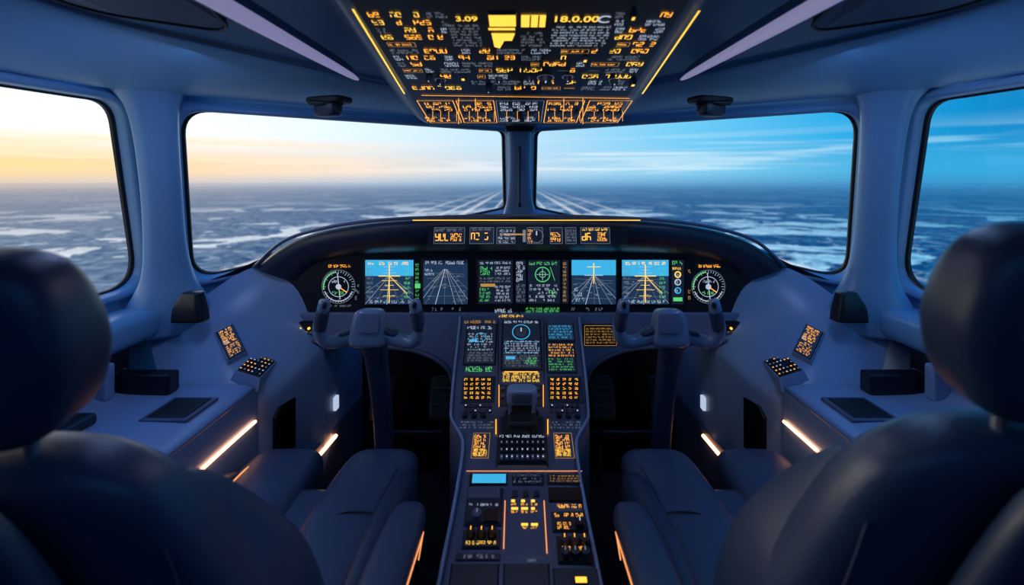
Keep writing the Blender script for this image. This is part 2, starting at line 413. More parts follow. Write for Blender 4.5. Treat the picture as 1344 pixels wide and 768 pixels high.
for s, nm in ((-1,'left'),(1,'right')):
    win = roundpoly([side_pt(0.45,1.705,s), side_pt(1.495,1.742,s), side_pt(1.672,1.145,s), side_pt(0.45,1.13,s)], [0.1,0.07,0.12,0.12], 8)
    outer = [side_pt(-0.7,1.85,s), side_pt(fy(-1.2,1.85)-0.0,1.85,s), side_pt(fy(-1.29,0.95),0.95,s), side_pt(-0.7,0.95,s)]
    window_wall('wall_'+nm, outer, win, Vector((s,0,0.1)), 'window_1' if s < 0 else 'window_4', 0)
    fr = Frame(front_pt(-1.1,1.72,s), front_pt(-0.1,1.72,s)-front_pt(-1.1,1.72,s), front_pt(-1.1,1.2,s)-front_pt(-1.1,1.72,s))
    def M(px): return px if s < 0 else 2*CX-px
    wl = [fr.W(M(232),145), fr.W(M(665),174), fr.W(M(667),277), fr.W(M(248),372)]
    win = roundpoly(wl, [0.09,0.03,0.02,0.10], 8)
    outer = [front_pt(-1.24,1.85,s), front_pt(0,1.80,s), front_pt(0,0.95,s), front_pt(-1.30,0.95,s)]
    window_wall('wall_front', outer, win, Vector((s*0.3,0.92,0.3)), 'window_2' if s < 0 else 'window_3', 0)

def half(rows):
    out = []
    for r in rows:
        r = list(r); out.append(r+[mx(p) for p in reversed(r[:-1])])
    return out
V3 = Vector
# header and ceiling
r0 = [V3((-1.245,-0.7,1.76)),V3((-1.235,0.3,1.75)),V3((-1.225,0.9,1.75)),V3((-1.22,1.33,1.765)),V3((-1.15,1.53,1.775)),V3((-0.75,1.68,1.765)),V3((-0.3,1.835,1.745)),V3((0,1.93,1.74))]
r1 = [V3((-1.20,-0.7,1.77)),V3((-1.195,0.3,1.765)),V3((-1.185,0.9,1.765)),V3((-1.165,1.30,1.775)),V3((-1.10,1.44,1.78)),V3((-0.74,1.60,1.765)),V3((-0.3,1.78,1.735)),V3((0,1.87,1.73))]
r2 = [V3((-1.13,-0.7,1.82)),V3((-1.125,0.3,1.815)),V3((-1.11,0.9,1.815)),V3((-1.08,1.20,1.82)),V3((-1.0,1.33,1.82)),V3((-0.70,1.50,1.795)),V3((-0.3,1.70,1.75)),V3((0,1.78,1.74))]
r3 = [V3((-1.06,-0.7,1.87)),V3((-1.055,0.3,1.865)),V3((-1.04,0.9,1.86)),V3((-1.0,1.13,1.86)),V3((-0.92,1.24,1.855)),V3((-0.66,1.42,1.825)),V3((-0.3,1.64,1.78)),V3((0,1.72,1.76))]
r3x = [b+(b-a)*0.35 for a,b in zip(r2,r3)]
grid('trim_1', half([r0,r1,r2,r3,r3x]), wallm, None, sub=2, solid=0.01)
rc = [p+V3((-0.04,0.03,0.016)) for p in r3]; rc[-1] = V3((0,1.76,1.79))
r4 = [p+V3((0.05,-0.04,0.026)) for p in r3]; r4[-1] = V3((0,1.68,1.785))
r5 = [V3((-0.85,-0.7,1.93)),V3((-0.85,0.3,1.93)),V3((-0.84,0.85,1.925)),V3((-0.80,1.0,1.92)),V3((-0.74,1.1,1.91)),V3((-0.55,1.28,1.88)),V3((-0.25,1.5,1.83)),V3((0,1.6,1.81))]
r6 = [V3((-0.4,-0.7,1.97)),V3((-0.4,0.2,1.97)),V3((-0.4,0.6,1.965)),V3((-0.38,0.8,1.96)),V3((-0.34,0.95,1.95)),V3((-0.3,1.1,1.93)),V3((-0.12,1.3,1.89)),V3((0,1.4,1.87))]
r7 = [V3((0,-0.7,1.98)),V3((0,0.1,1.98)),V3((0,0.4,1.98)),V3((0,0.6,1.97)),V3((0,0.8,1.96)),V3((0,1.0,1.95)),V3((0,1.15,1.93)),V3((0,1.3,1.9))]
grid('ceiling', [rc]+[r4,r5,r6,r7]+[[mx(p) for p in r] for r in (r6,r5,r4,rc)], ceilm, None, sub=2, solid=0.01)
for s in (-1,1):
    P = [V3((s*0.98,-0.5,1.878)),V3((s*0.98,0.85,1.878)),V3((s*0.93,1.06,1.868)),V3((s*0.70,1.20,1.865)),V3((s*0.62,0.8,1.90)),V3((s*0.62,-0.5,1.91))]
    g = group('ceiling_pad')
    lp = roundpoly(P, 0.07)
    prism('pad', lp, (0,0,0.03), ceild, g, bevel=0.008)
    tube('piping', lp+[lp[0]], [0.004]*(len(lp)+1), blackm, g, seg=6, k=1)
    g = group('ceiling_light_bar')
    a = at(282,0,0.86); b = at(457,97,1.30)
    if s > 0: a = mx(a); b = mx(b)
    d = (b-a)
    pts = [a-d*2.2, a-d*1.0, a, a+d*0.5, b, b+d*0.12]
    tube('bar', pts, [0.018,0.018,0.017,0.014,0.009,0.003], barm, g, seg=14, flat=0.7)
    up = V3((s*0.012,0,0.016))
    tube('rail', [p+up for p in pts], [0.030,0.030,0.029,0.025,0.018,0.006], shellm, g, seg=14, flat=0.6)

# post and pillars
g = group('window_post')
loft('post', [(V3((0,1.90,1.76)),V3((0.065,0,0)),V3((0,0.04,0))),(V3((0,1.915,1.70)),V3((0.048,0,0)),V3((0,0.035,0))),(V3((0,1.955,1.58)),V3((0.044,0,0)),V3((0,0.035,0))),
              (V3((0,2.0,1.45)),V3((0.05,0,0)),V3((0,0.035,0))),(V3((0,2.03,1.38)),V3((0.065,0,0)),V3((0,0.04,0))),(V3((0,2.05,1.30)),V3((0.10,0,0)),V3((0,0.05,0)))], trimm, g, n=3)
box('bracket', (0,1.84,1.705), (0.11,0.05,0.035), blackm, g, bevel=0.01)
box('groove', (0,1.895,1.55), (0.012,0.05,0.30), ceild, g, rot=(math.radians(-20),0,0), bevel=0.003)
for s in (-1,1):
    g = group('window_pillar')
    A = V3((s*-0.85,0.5,0)).normalized(); B = V3((s*0.5,0.85,0)).normalized()
    secs = []
    for x,y,z,a,b in ((1.14,1.46,1.83,.16,.09),(1.135,1.49,1.775,.095,.06),(1.132,1.51,1.70,.064,.042),(1.137,1.545,1.5,.055,.038),(1.152,1.585,1.3,.058,.042),(1.16,1.61,1.18,.075,.055),(1.165,1.62,1.08,.12,.075),(1.17,1.62,1.0,.14,.08)):
        secs.append((V3((s*x,y,z)), A*a, B*b))
    loft('pillar', secs, trimm, g, n=2.6)
    g = group('sun_visor')
    c = at(432,132,1.47)
    if s > 0: c = mx(c)
    superbox('mount', c, (0.135,0.07,0.022), (0,0,s*0.35), blackm, g, n=5, seg=8)
    superbox('arm', c+V3((0.0,-0.01,-0.028)), (0.085,0.045,0.045), (0,0,s*0.35), hoodm, g, n=4, seg=8)
    tube('hinge', [c+V3((-0.05,-0.02,-0.01)), c+V3((0,-0.03,-0.012)), c+V3((0.05,-0.02,-0.01))], [0.008]*3, blackm, g)

# lower hull
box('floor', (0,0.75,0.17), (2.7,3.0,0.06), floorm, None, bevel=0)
box('wall_back', (0,-0.70,1.1), (2.7,0.03,1.95), ceilm, None, bevel=0)
g = group('door_1'); box('leaf', (0,-0.665,1.05), (0.75,0.03,1.65), consm, g, bevel=0.01); superbox('handle', (0.3,-0.64,1.05), (0.03,0.03,0.14), (0,0,0), metalm, g, seg=5)
box('baseboard_back', (0,-0.665,0.23), (2.5,0.02,0.06), ceild, None)
for s, nm in ((-1,'left'),(1,'right')):
    box('wall_'+nm+'_lower', (s*1.33,0.7,0.6), (0.05,3.0,0.85), consm, None, bevel=0)
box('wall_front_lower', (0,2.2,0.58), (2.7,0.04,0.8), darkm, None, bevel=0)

# ------------------------------------------------------------------ glareshield
g = group('glareshield')
def row(pts): return [at(*p) for p in pts]
back = [fp for fp in (front_pt(-1.18,1.12,-1),front_pt(-1.0,1.155,-1),front_pt(-0.8,1.20,-1),front_pt(-0.5,1.27,-1),front_pt(-0.22,1.33,-1),front_pt(0,1.345,-1))]
L = row([(334,352,1.76),(372,318,1.72),(428,300,1.68),(500,290,1.65),(580,286,1.64),(682,284,1.64)])
mid = [(a+b)/2+V3((0,0,0.012)) for a,b in zip(back,L)]; mid[-1].x = 0
rows = [back, mid, [p+V3((0,0.03,0.001)) for p in L], L,
        row([(343,357,1.74),(381,325,1.70),(434,308,1.655),(502,298,1.625),(581,294,1.615),(682,292,1.615)]),
        row([(370,366,1.74),(400,342,1.71),(445,331,1.67),(505,327,1.64),(581,325,1.63),(682,325,1.63)]),
        row([(392,372,1.77),(408,346,1.775),(450,336,1.775),(510,333,1.775),(585,332,1.775),(682,332,1.775)])]
grid('hood', half(rows), hoodm, g, sub=2)
rim = [p+V3((0,-0.004,0.003)) for p in L]
tube('rim', half([rim])[0], [0.006]*11, pedm, g, seg=10)
frA = Frame(at(682,310,1.612), (1,0,0), (0,0.25,1))
D = Detail(frA)
D.blk(560,295,826,324,'panel_black',0.004,-0.02)
D.line(542,289.5,840,289.5,0.003,'lit_yellow',0.006)
H=0.0052
for x0,x1,m in ((570,610,'lit_orange'),(617,648,'lit_orange'),(652,676,'lit_dim'),(692,712,'lit_dim'),(722,738,'lit_orange'),(742,756,'lit_dim'),(762,800,'lit_orange')):
    D.q(x0,299,x1,320,'scr_dark',0.0042); D.frame(x0,299,x1,320,0.0012,'lit_dim',0.0045)
D.glyphs(572,306,590,317,1,'lit_orange',1,0.8,H,8); D.glyphs(592,306,608,317,2,'lit_orange',1,0.75,H,8); D.glyphs(619,305,646,316,1,'lit_orange',1,0.75,H,3)
D.glyphs(572,299,608,305,1,'lit_dim',1,0.6,H); D.glyphs(620,299,646,304,1,'lit_dim',1,0.6,H)
D.glyphs(654,301,676,320,4,'lit_white',0.9,0.6,H); D.glyphs(693,301,700,320,4,'lit_orange',0.9,0.6,H)
D.q(660,307,690,309,'lit_brown',H); D.q(686,302,690,318,'lit_dim',H)
D.knob(704,310,0.02,0.02,'pedestal_dark',20,'lit_white'); D.arc(704,310,0.022,0.0015,'lit_dim',0,360,H)
D.glyphs(723,305,737,318,2,'lit_orange',1,0.7,H); D.glyphs(743,301,756,318,4,'lit_dim',1,0.6,H)
D.glyphs(764,305,782,317,1,'lit_orange',1,0.75,H,8); D.glyphs(784,305,799,317,2,'lit_orange',1,0.75,H,8); D.glyphs(764,299,799,304,1,'lit_yellow',1,0.6,H)
D.knob(815,303,0.006,0.01,'pedestal_dark'); D.knob(815,315,0.006,0.01,'pedestal_dark')
D.build('autopilot_controls', g)

# ------------------------------------------------------------------ main instrument panel
g = group('instrument_panel')
prism('face', [at(x,y,1.765) for x,y in ((372,362),(412,332),(952,332),(992,362),(972,413),(392,413))], (0,0.03,0), panelm, g)
def arch(s):
    def M(x): return x if s < 0 else 2*CX-x
    return [at(M(x),y,1.752) for x,y in ((682,411),(388,411),(396,436),(430,447),(480,452),(530,456),(562,464),(584,477),(597,498),(603,545),(682,545))]
for s in (-1,1):
    prism('lower_face', arch(s), (0,0.05,0), lowm, g, bevel=0.006)
    def M(x): return x if s < 0 else 2*CX-x
    pts = [at(M(x),y,1.748) for x,y in ((400,447),(430,449),(480,454),(530,458),(560,466),(582,479),(594,499),(600,545))]
    tube('arch_trim', pts, [0.008]*len(pts), pedm, g, seg=10)
fm = Frame((0,1.763,1.2), (1,0,0), (0,0,1))
D = Detail(fm)
def bezel(x0,y0,x1,y1,m='scr_dark'):
    D.blk(x0-3,y0-3,x1+3,y1+3,'panel_black',0.004); D.q(x0,y0,x1,y1,m,0.0045)
H = 0.0055
def persp_lines(x0,y0,x1,y1,hy,mat,n=9,extra=True):
    cx = (x0+x1)/2
    for i in range(n):
        t = -1.6+3.2*i/(n-1)+random.uniform(-.12,.12)
        ex = cx+t*(x1-x0)*0.5; ey = y1
        if abs(t) > 1: 
            k = 1/abs(t); ex = cx+math.copysign((x1-x0)/2, t); ey = hy+(y1-hy)*k
        D.line(cx+t*1.2,hy+1,ex,ey,0.0010 if i%3 else 0.0022,mat if i%2 else 'lit_dim',H)
    for k in (0.12,0.28,0.5,0.78):
        yy = hy+(y1-hy)*k
        if random.random()<0.8: D.line(x0+4,yy,x1-4,yy+random.uniform(-3,3),0.0009,'lit_dim',H)
    for i in range(16):
        xx = random.uniform(x0+2,x1-8); yy = random.uniform(hy+6,y1-3)
        D.q(xx,yy,xx+random.uniform(2,5),yy+1,'lit_dim',H)
for (x0,x1,kind) in ((480,543,'pfd'),(556,614,'map'),(750,808,'mix'),(816,877,'pfd')):
    bezel(x0,341,x1,399,'scr_navy')
    cx = (x0+x1)/2
    if kind == 'pfd':
        D.q(x0,341,x1,362,'lit_sky',0.005); D.glyphs(x0+4,343,x1-4,348,1,'lit_yellow',0.6,0.7,H)
        persp_lines(x0,341,x1,399,362,'lit_white',7)
        D.line(cx,347,cx,397,0.003,'lit_yellow',0.006); D.line(cx-14,362,cx+14,362,0.003,'lit_yellow',0.006)
        for yy,ww in ((350,8),(354,5),(358,9),(368,10),(374,6),(380,12),(388,8)): D.line(cx-ww,yy,cx+ww,yy,0.0014,'lit_yellow' if yy>360 else 'lit_white',0.006)
        D.glyphs(x0+2,350,x0+12,392,7,'lit_dim',0.9,0.5,0.006); D.glyphs(x1-12,350,x1-2,392,7,'lit_green',0.9,0.5,0.006)
        D.line(cx,362,x1-8,385,0.002,'lit_yellow',0.006)
        D.glyphs(x0+3,393,x1-3,398,1,'lit_white',0.7,0.7,0.006)
    elif kind == 'map':
        persp_lines(x0,341,x1,399,352,'lit_white',9); D.q(x0,341,x1,345,'scr_dark',H)
        D.glyphs(x0+3,342,x1-3,347,1,'lit_white',0.8,0.7,0.006); D.glyphs(x0+2,352,x0+16,362,2,'lit_white',0.8,0.6,0.006)
        D.glyphs(x1-14,380,x1-2,396,3,'lit_dim',0.8,0.6,0.006)
    else:
        D.q(x0,341,x1,361,'lit_sky',0.005); persp_lines(x0,341,x1,399,361,'lit_white',9)
        D.line(cx,345,cx,372,0.003,'lit_yellow',0.006); D.line(cx-9,350,cx+9,350,0.002,'lit_yellow',0.006); D.line(cx-12,361,cx+12,361,0.003,'lit_white',0.006)
        D.glyphs(x0+3,376,x0+18,396,3,'lit_white',0.7,0.6,0.006)
D.glyphs(546,345,552,395,9,'lit_green',1,0.55,H); D.q(545,372,552,378,'lit_green',H)
bezel(628,341,673,398); bezel(677,341,690,398); bezel(693,341,735,398); bezel(738,341,746,398)
D.glyphs(630,343,672,347,1,'lit_white',0.9,0.7,H); D.glyphs(631,349,647,361,2,'lit_green',0.95,0.75,H,7); D.glyphs(650,349,671,361,3,'lit_white',0.85,0.6,H)
D.glyphs(630,363,671,371,2,'lit_dim',0.9,0.6,H); D.q(631,372,650,376,'lit_brown',H); D.glyphs(630,377,645,396,4,'lit_green',0.8,0.6,H); D.glyphs(650,374,671,396,5,'lit_white',0.75,0.6,H)
D.glyphs(678,343,690,370,5,'lit_white',1,0.75,H,3); D.glyphs(678,372,690,396,5,'lit_dim',1,0.7,H,3)
D.glyphs(695,343,733,348,1,'lit_green',0.9,0.7,H); D.arc(712,360,0.026,0.003,'lit_green',0,360,H); D.arc(712,360,0.011,0.002,'lit_green',0,360,H)
D.line(712,352,712,368,0.0015,'lit_white',H); D.line(704,360,720,360,0.0015,'lit_white',H); D.line(722,350,728,368,0.0018,'lit_green',H)
D.glyphs(695,372,733,396,5,'lit_white',0.6,0.55,H); D.glyphs(716,380,733,388,1,'lit_green',0.9,0.8,H)
D.glyphs(739,343,746,396,10,'lit_brown',1,0.6,H,2)
bezel(881,341,897,399)
D.glyphs(882,342,896,348,1,'lit_green',1,0.8,H); D.glyphs(882,350,896,354,1,'lit_yellow',1,0.8,H)
for yy,m in ((360,'lit_yellow'),(370,'lit_white'),(381,'lit_sky')): D.arc(889,yy,0.010,0.004,m,0,360,H); D.glyphs(885,yy-2,893,yy+2,1,'lit_white',1,0.8,H)
D.q(883,390,895,395,'lit_green',H)
for cx in (445,929):
    D.knob(cx,376,0.066,0.004,'panel_black',32)
    D.arc(cx,376,0.060,0.0016,'lit_dim',0,360,H,40); D.arc(cx,376,0.052,0.003,'lit_white',200,340,H,40); D.arc(cx,376,0.054,0.004,'lit_green',100,190,H,40)
    D.arc(cx,376,0.036,0.002,'lit_white',0,360,H)
    u,v = fm.uv(cx,376)
    for k in range(36):
        a = math.radians(k*10); r1_ = 0.050 if k%3 else 0.046
        D.uline((u+math.cos(a)*r1_,v+math.sin(a)*r1_),(u+math.cos(a)*0.058,v+math.sin(a)*0.058),0.0012,'lit_white',H)
    D.uline((u-0.004,v+0.05),(u+0.006,v-0.045),0.003,'lit_white',0.006); D.uline((u,v),(u+0.03,v-0.02),0.003,'lit_orange',0.006)
    D.arc(cx,376,0.006,0.008,'lit_white',0,360,0.006)
    D.glyphs(cx-9,367,cx+9,371,1,'lit_white',0.9,0.8,0.006); D.glyphs(cx-8,382,cx+8,386,1,'lit_green',0.9,0.8,0.006)
    D.glyphs(cx-13,347,cx+17,351,1,'lit_orange',1,0.8,H); 
D.glyphs(467,352,475,395,5,'lit_dim',0.6,0.5,H); D.glyphs(425,399,465,403,1,'lit_dim',0.7,0.6,H); D.glyphs(903,352,908,395,5,'lit_brown',0.6,0.5,H)
D.glyphs(650,405,672,410,1,'lit_white',0.9,0.8,H); D.glyphs(690,403,735,410,2,'lit_green',0.95,0.7,H)
D.glyphs(560,403,610,408,1,'lit_dim',0.4,0.7,H); D.glyphs(750,403,800,408,1,'lit_dim',0.4,0.7,H)
D.build('displays', g)
fl = Frame((0,1.751,1.0), (1,0,0), (0,0,1)); D = Detail(fl)
D.blk(765,425,811,455,'panel_black',0.005); D.frame(767,427,809,453,0.0014,'lit_brown',0.0055); D.glyphs(769,429,807,451,6,'lit_brown',0.85,0.5,0.0056)
for x0 in (388,950):
    D.blk(x0,421,x0+27,439,'panel_black',0.008); D.knob(x0+8,430,0.005,0.014,'lit_yellow'); D.knob(x0+19,430,0.005,0.014,'lit_yellow')
    D.glyphs(x0+3,433,x0+24,437,1,'lit_dim',0.9,0.6,0.0085)
D.glyphs(655,412.5,692,417,1,'lit_yellow',0.8,0.6,0.0015)
D.build('lower_controls', g)

# ------------------------------------------------------------------ centre pedestal
g = group('center_pedestal')
st = [(1.752,1.014,.215),(1.70,.976,.213),(1.56,.873,.212),(1.47,.808,.208),(1.44,.794,.200),(1.38,.7777,.166),(1.34,.7665,.157),(1.26,.7443,.156),(1.14,.711,.160),(1.0,.672,.168),(0.75,.6025,.180)]
rows = []
for y,z,hw in st:
    hw2 = hw
    r = [(-hw2-0.004,0.25-z),(-hw2-0.004,-0.20),(-hw2-0.006,-0.04),(-hw2-0.002,-0.008),(-hw2+0.012,0.0),(-hw2*0.5,0.0),(0,0.0)]
    r = [V3((a,y,z+b)) for a,b in r]
    rows.append(r+[mx(p) for p in reversed(r[:-1])])
grid('body', rows, pedm, g, sub=1)
prism('rear_cap', [V3((-.18,.75,.25)),V3((.18,.75,.25)),V3((.18,.75,.60)),V3((-.18,.75,.60))], (0,0.01,0), pedm, g)
for s in (-1,1):
    pts = [V3((s*(hw-0.001),y,z+0.001)) for y,z,hw in st]
    tube('edge_trim', pts, [0.0045]*len(pts), consm, g, seg=8, k=3)
f1 = Frame((0,1.47,.808), (1,0,0), (0,0.282,0.206)); D = Detail(f1); H = 0.0056
def scr(x0,y0,x1,y1,m='scr_dark',h=0.004,b=2):
    D.blk(x0-b,y0-b,x1+b,y1+b,'panel_black',h); D.q(x0,y0,x1,y1,m,h+0.0006)
scr(612,427,650,478); D.glyphs(614,429,648,434,1,'lit_white',0.9,0.7,H); D.arc(631,444,0.018,0.002,'lit_sky',0,360,H)
D.glyphs(614,438,648,462,7,'lit_white',0.5,0.55,H); D.glyphs(614,463,648,476,4,'lit_dim',0.9,0.6,H); D.q(616,447,626,450,'lit_sky',H)
D.glyphs(612,481,650,489,1,'lit_green',1,0.7,0.002,8); D.glyphs(610,421,652,425,1,'lit_brown',0.8,0.8,0.002)
scr(660,421,709,485,'scr_dark'); D.glyphs(662,422,708,426,1,'lit_white',0.9,0.7,H); D.knob(684,437,0.022,0.008,'brushed_metal',20,'lit_white'); D.arc(684,437,0.03,0.003,'lit_sky',0,360,H)
D.glyphs(662,448,708,466,6,'lit_white',0.7,0.6,H); D.frame(664,450,704,464,0.001,'lit_sky',H); D.glyphs(662,467,708,483,5,'lit_dim',0.85,0.6,H); D.q(664,469,676,473,'lit_sky',H); D.glyphs(690,470,706,480,3,'lit_green',0.9,0.7,H)
scr(719,427,752,447,'scr_navy'); D.glyphs(720,428,751,446,5,'lit_sky',0.8,0.55,H)
scr(719,451,754,489); D.glyphs(720,452,753,470,5,'lit_orange',0.6,0.5,H); D.glyphs(720,471,753,488,5,'lit_green',0.75,0.5,H)
D.glyphs(660,489,708,502,3,'lit_yellow',0.85,0.7,0.002); D.q(662,488,706,489.2,'lit_orange',0.002)
for x0,x1 in ((606,650),(719,765)):
    D.blk(x0,494,x1,530,'pedestal_dark',0.003)
    for i in range(5):
        for j in range(5):
            xx = x0+3+i*(x1-x0-6)/5; yy = 497+j*6
            D.blk(xx,yy,xx+6.5,yy+4.6,'panel_black',0.0055,0.003); D.glyphs(xx+0.6,yy+0.4,xx+6.2,yy+4.2,1,'lit_orange' if (i+j)%4 else 'lit_yellow',1,0.75,0.0060,3)
    for i in range(6):
        for j in range(2):
            xx = x0+3+i*(x1-x0-6)/6; yy = 531+j*7; D.blk(xx,yy,xx+5,yy+5,'pedestal_dark',0.006)
            if (i+j)%3 == 0: D.q(xx+1.5,yy+1.5,xx+3.5,yy+3,'lit_white',0.0065)
D.blk(655,505,713,535,'pedestal_dark',0.003); scr(668,508,698,533,'scr_dark',0.005,1); D.glyphs(669,509,697,532,7,'lit_orange',0.9,0.62,0.0062)
D.line(655,506,655,535,0.002,'lit_orange',0.0045); D.line(713,506,713,535,0.002,'lit_orange',0.0045)
for x in (660,706): 
    for y in (512,522): D.knob(x,y,0.007,0.012,'pedestal_grey')
D.line(654,420,654,500,0.003,'panel_black',0.001); D.line(714,420,714,500,0.003,'panel_black',0.001)
D.build('upper_controls', g)
f2 = Frame((0,1.0,.672), (1,0,0), (0,0.46,0.128)); D = Detail(f2)
D.blk(652,545,718,616,'pedestal_dark',0.004); D.line(651,552,651,572,0.003,'lit_orange',0.005); D.line(719,552,719,572,0.003,'lit_orange',0.005)
D.blk(653,573,719,613,'panel_black',0.012)
D.glyphs(656,575,716,580,1,'lit_white',0.95,0.6,0.0126,9); 
for j in range(3):
    for i in range(9):
        x = 656+i*6.8; y = 583+j*9.5; D.blk(x,y,x+5,y+7,'pedestal_dark' if j<2 else 'pedestal_grey',0.016,0.012); D.q(x+1.6,y+2.4,x+3.2,y+4.6,'lit_white' if (i*j)%3 else 'lit_dim',0.0165)
for x0,x1 in ((622,640),(730,750)):
    D.glyphs(x0,571,x1,599,6,'lit_orange',1,0.75,0.0015,3); D.glyphs(x0,590,x1,600,3,'lit_yellow',1,0.75,0.0018,3)
    D.frame(x0-2,569,x1+2,602,0.0012,'lit_brown',0.0015)
D.glyphs(604,553,648,564,3,'lit_dim',0.6,0.5,0.002); D.glyphs(722,553,764,564,3,'lit_dim',0.6,0.5,0.002)
for x in (610,622,634): D.knob(x,548,0.009,0.012,'pedestal_dark')
for x in (734,746,758): D.knob(x,548,0.009,0.012,'pedestal_dark')
D.line(612,619,764,619,0.0022,'strip_line',0.0015)
D.blk(616,622,666,638,'panel_black',0.004); D.q(620,624,664,636,'lit_sky',0.0046); D.glyphs(624,625,660,635,2,'lit_cyan',0.7,0.5,0.005)
D.blk(672,622,714,638,'pedestal_dark',0.004); D.glyphs(674,624,712,636,3,'lit_dim',0.7,0.5,0.0046); D.blk(718,622,766,637,'pedestal_dark',0.004); D.glyphs(722,625,762,635,3,'lit_brown',0.7,0.5,0.0046)
for x in (680,694,706): D.knob(x,629,0.007,0.014,'pedestal_grey')
D.blk(611,641,660,692,'pedestal_dark',0.008); D.blk(614,644,657,660,'pedestal_grey',0.013,0.008); D.glyphs(616,664,655,668,1,'lit_white',0.7,0.7,0.0086); D.knob(626,681,0.013,0.02,'pedestal_grey',18,'lit_dim'); D.blk(636,672,655,690,'panel_black',0.012,0.008)
D.blk(720,641,764,660,'panel_black',0.006); D.glyphs(722,662,764,668,1,'lit_orange',0.8,0.7,0.0015)
D.blk(664,641,716,735,'pedestal_grey',0.002)
for j,yy in enumerate((657,667,688)):
    for x in (671,684,697):
        if random.random()<.85: D.q(x,yy,x+random.choice((5,9)),yy+3.5,'lit_yellow',0.003); D.glyphs(x,yy+4,x+9,yy+8,1,'lit_orange',0.9,0.7,0.003,3)
D.line(663,658,661,722,0.0024,'strip_line',0.003); D.line(714,658,718,728,0.0024,'strip_line',0.003)
for x in (676,690,704): 
    D.blk(x-4,646,x+4,654,'pedestal_dark',0.008)
D.blk(607,696,657,722,'pedestal_dark',0.006)
for x in (618,632,646): D.knob(x,705,0.011,0.022,'panel_black',16,'lit_orange'); D.glyphs(x-6,713,x+6,718,1,'lit_yellow',1,0.8,0.007)
D.blk(724,672,770,700,'pedestal_dark',0.006); D.glyphs(728,676,766,682,1,'lit_orange',0.9,0.7,0.007); D.glyphs(732,688,752,698,2,'lit_orange',0.9,0.7,0.007)
D.knob(761,692,0.012,0.02,'panel_black',16,'lit_white')
D.blk(731,704,776,742,'panel_black',0.006)
for x in (741,754,767): D.knob(x,714,0.011,0.02,'pedestal_dark',16,'lit_orange'); D.knob(x+1,731,0.011,0.02,'pedestal_dark',16,'lit_dim')
D.glyphs(738,720,772,725,1,'lit_orange',0.9,0.8,0.007)
D.blk(598,727,657,737,'pedestal_dark',0.003); D.glyphs(606,729,650,735,1,'lit_dim',0.5,0.7,0.004)
D.blk(590,740,655,775,'pedestal_dark',0.005); D.blk(660,740,722,775,'pedestal_dark',0.005); D.blk(726,746,788,775,'pedestal_dark',0.005)
D.blk(753,760,772,772,'panel_black',0.010,0.005); D.q(755,762,770,770,'lit_yellow',0.0105)
D.glyphs(686,735,706,739,1,'lit_dim',0.7,0.8,0.003)
D.build('rear_controls', g)
box('throttle_base', f2.W(685,556,0.02), (0.085,0.11,0.05), blackm, g, rot=(math.radians(15),0,0), bevel=0.012)
c = f2.W(685,550,0.085)
for s in (-1,1): tube('throttle_arm', [f2.W(685+s*15,560,0.02), f2.W(685+s*15,556,0.055), c+V3((s*0.036,0.0,0))], [0.008,0.007,0.008], metalm, g, flat=0.6)
superbox('throttle_grip', c, (0.088,0.042,0.05), (math.radians(12),0,0), consm, g, n=5, seg=8)
superbox('throttle_grip_face', c+V3((0,-0.017,0.0)), (0.06,0.016,0.034), (math.radians(12),0,0), pedm, g, n=6, seg=6)
box('lever_slot', f2.W(685,541,0.004), (0.10,0.04,0.006), blackm, g, rot=(math.radians(15),0,0), bevel=0.002)

# ------------------------------------------------------------------ overhead panel
g = group('overhead_panel')
OV = V3((0,-0.80,0.142)); fo = Frame((0,1.75,1.70), (1,0,0), OV)
def orow(y, hwb, hwt, dz):
    z = 1.70+(1.75-y)*0.1775
    return [V3((-hwt,y,z+dz+0.02)),V3((-(hwb+hwt)/2-0.01,y,z+dz*0.45)),V3((-hwb-0.018,y,z+0.006)),V3((-hwb-0.006,y,z+0.001)),V3((0,y,z+0.001))]
rows = [orow(0.2,.34,.47,.12),orow(0.6,.34,.46,.11),orow(1.0,.338,.44,.09),orow(1.4,.334,.43,.075),orow(1.68,.330,.42,.065),orow(1.755,.322,.40,.06)]
tip = [V3((-.37,1.80,1.775)),V3((-.34,1.80,1.75)),V3((-.31,1.79,1.715)),V3((-.30,1.785,1.71)),V3((0,1.80,1.712))]
tip2 = [V3((-.37,1.82,1.785)),V3((-.34,1.825,1.775)),V3((-.31,1.82,1.76)),V3((-.30,1.82,1.76)),V3((0,1.84,1.76))]
grid('housing', half(rows+[tip,tip2]), shellm, g, sub=2)
D = Detail(fo)
D.quad(-.322,0.0,.322,1.5,'panel_black',0.001)
H=0.003
def bl(y): return 473+(y-10)*0.60
def br(y): return 2*685-bl(y)
D.line(463,10,531,122,0.0045,'lit_yellow',H); D.line(918,12,843,122,0.0045,'lit_yellow',H)
D.line(553,124,826,128,0.0035,'lit_orange',H)
y = 14.0
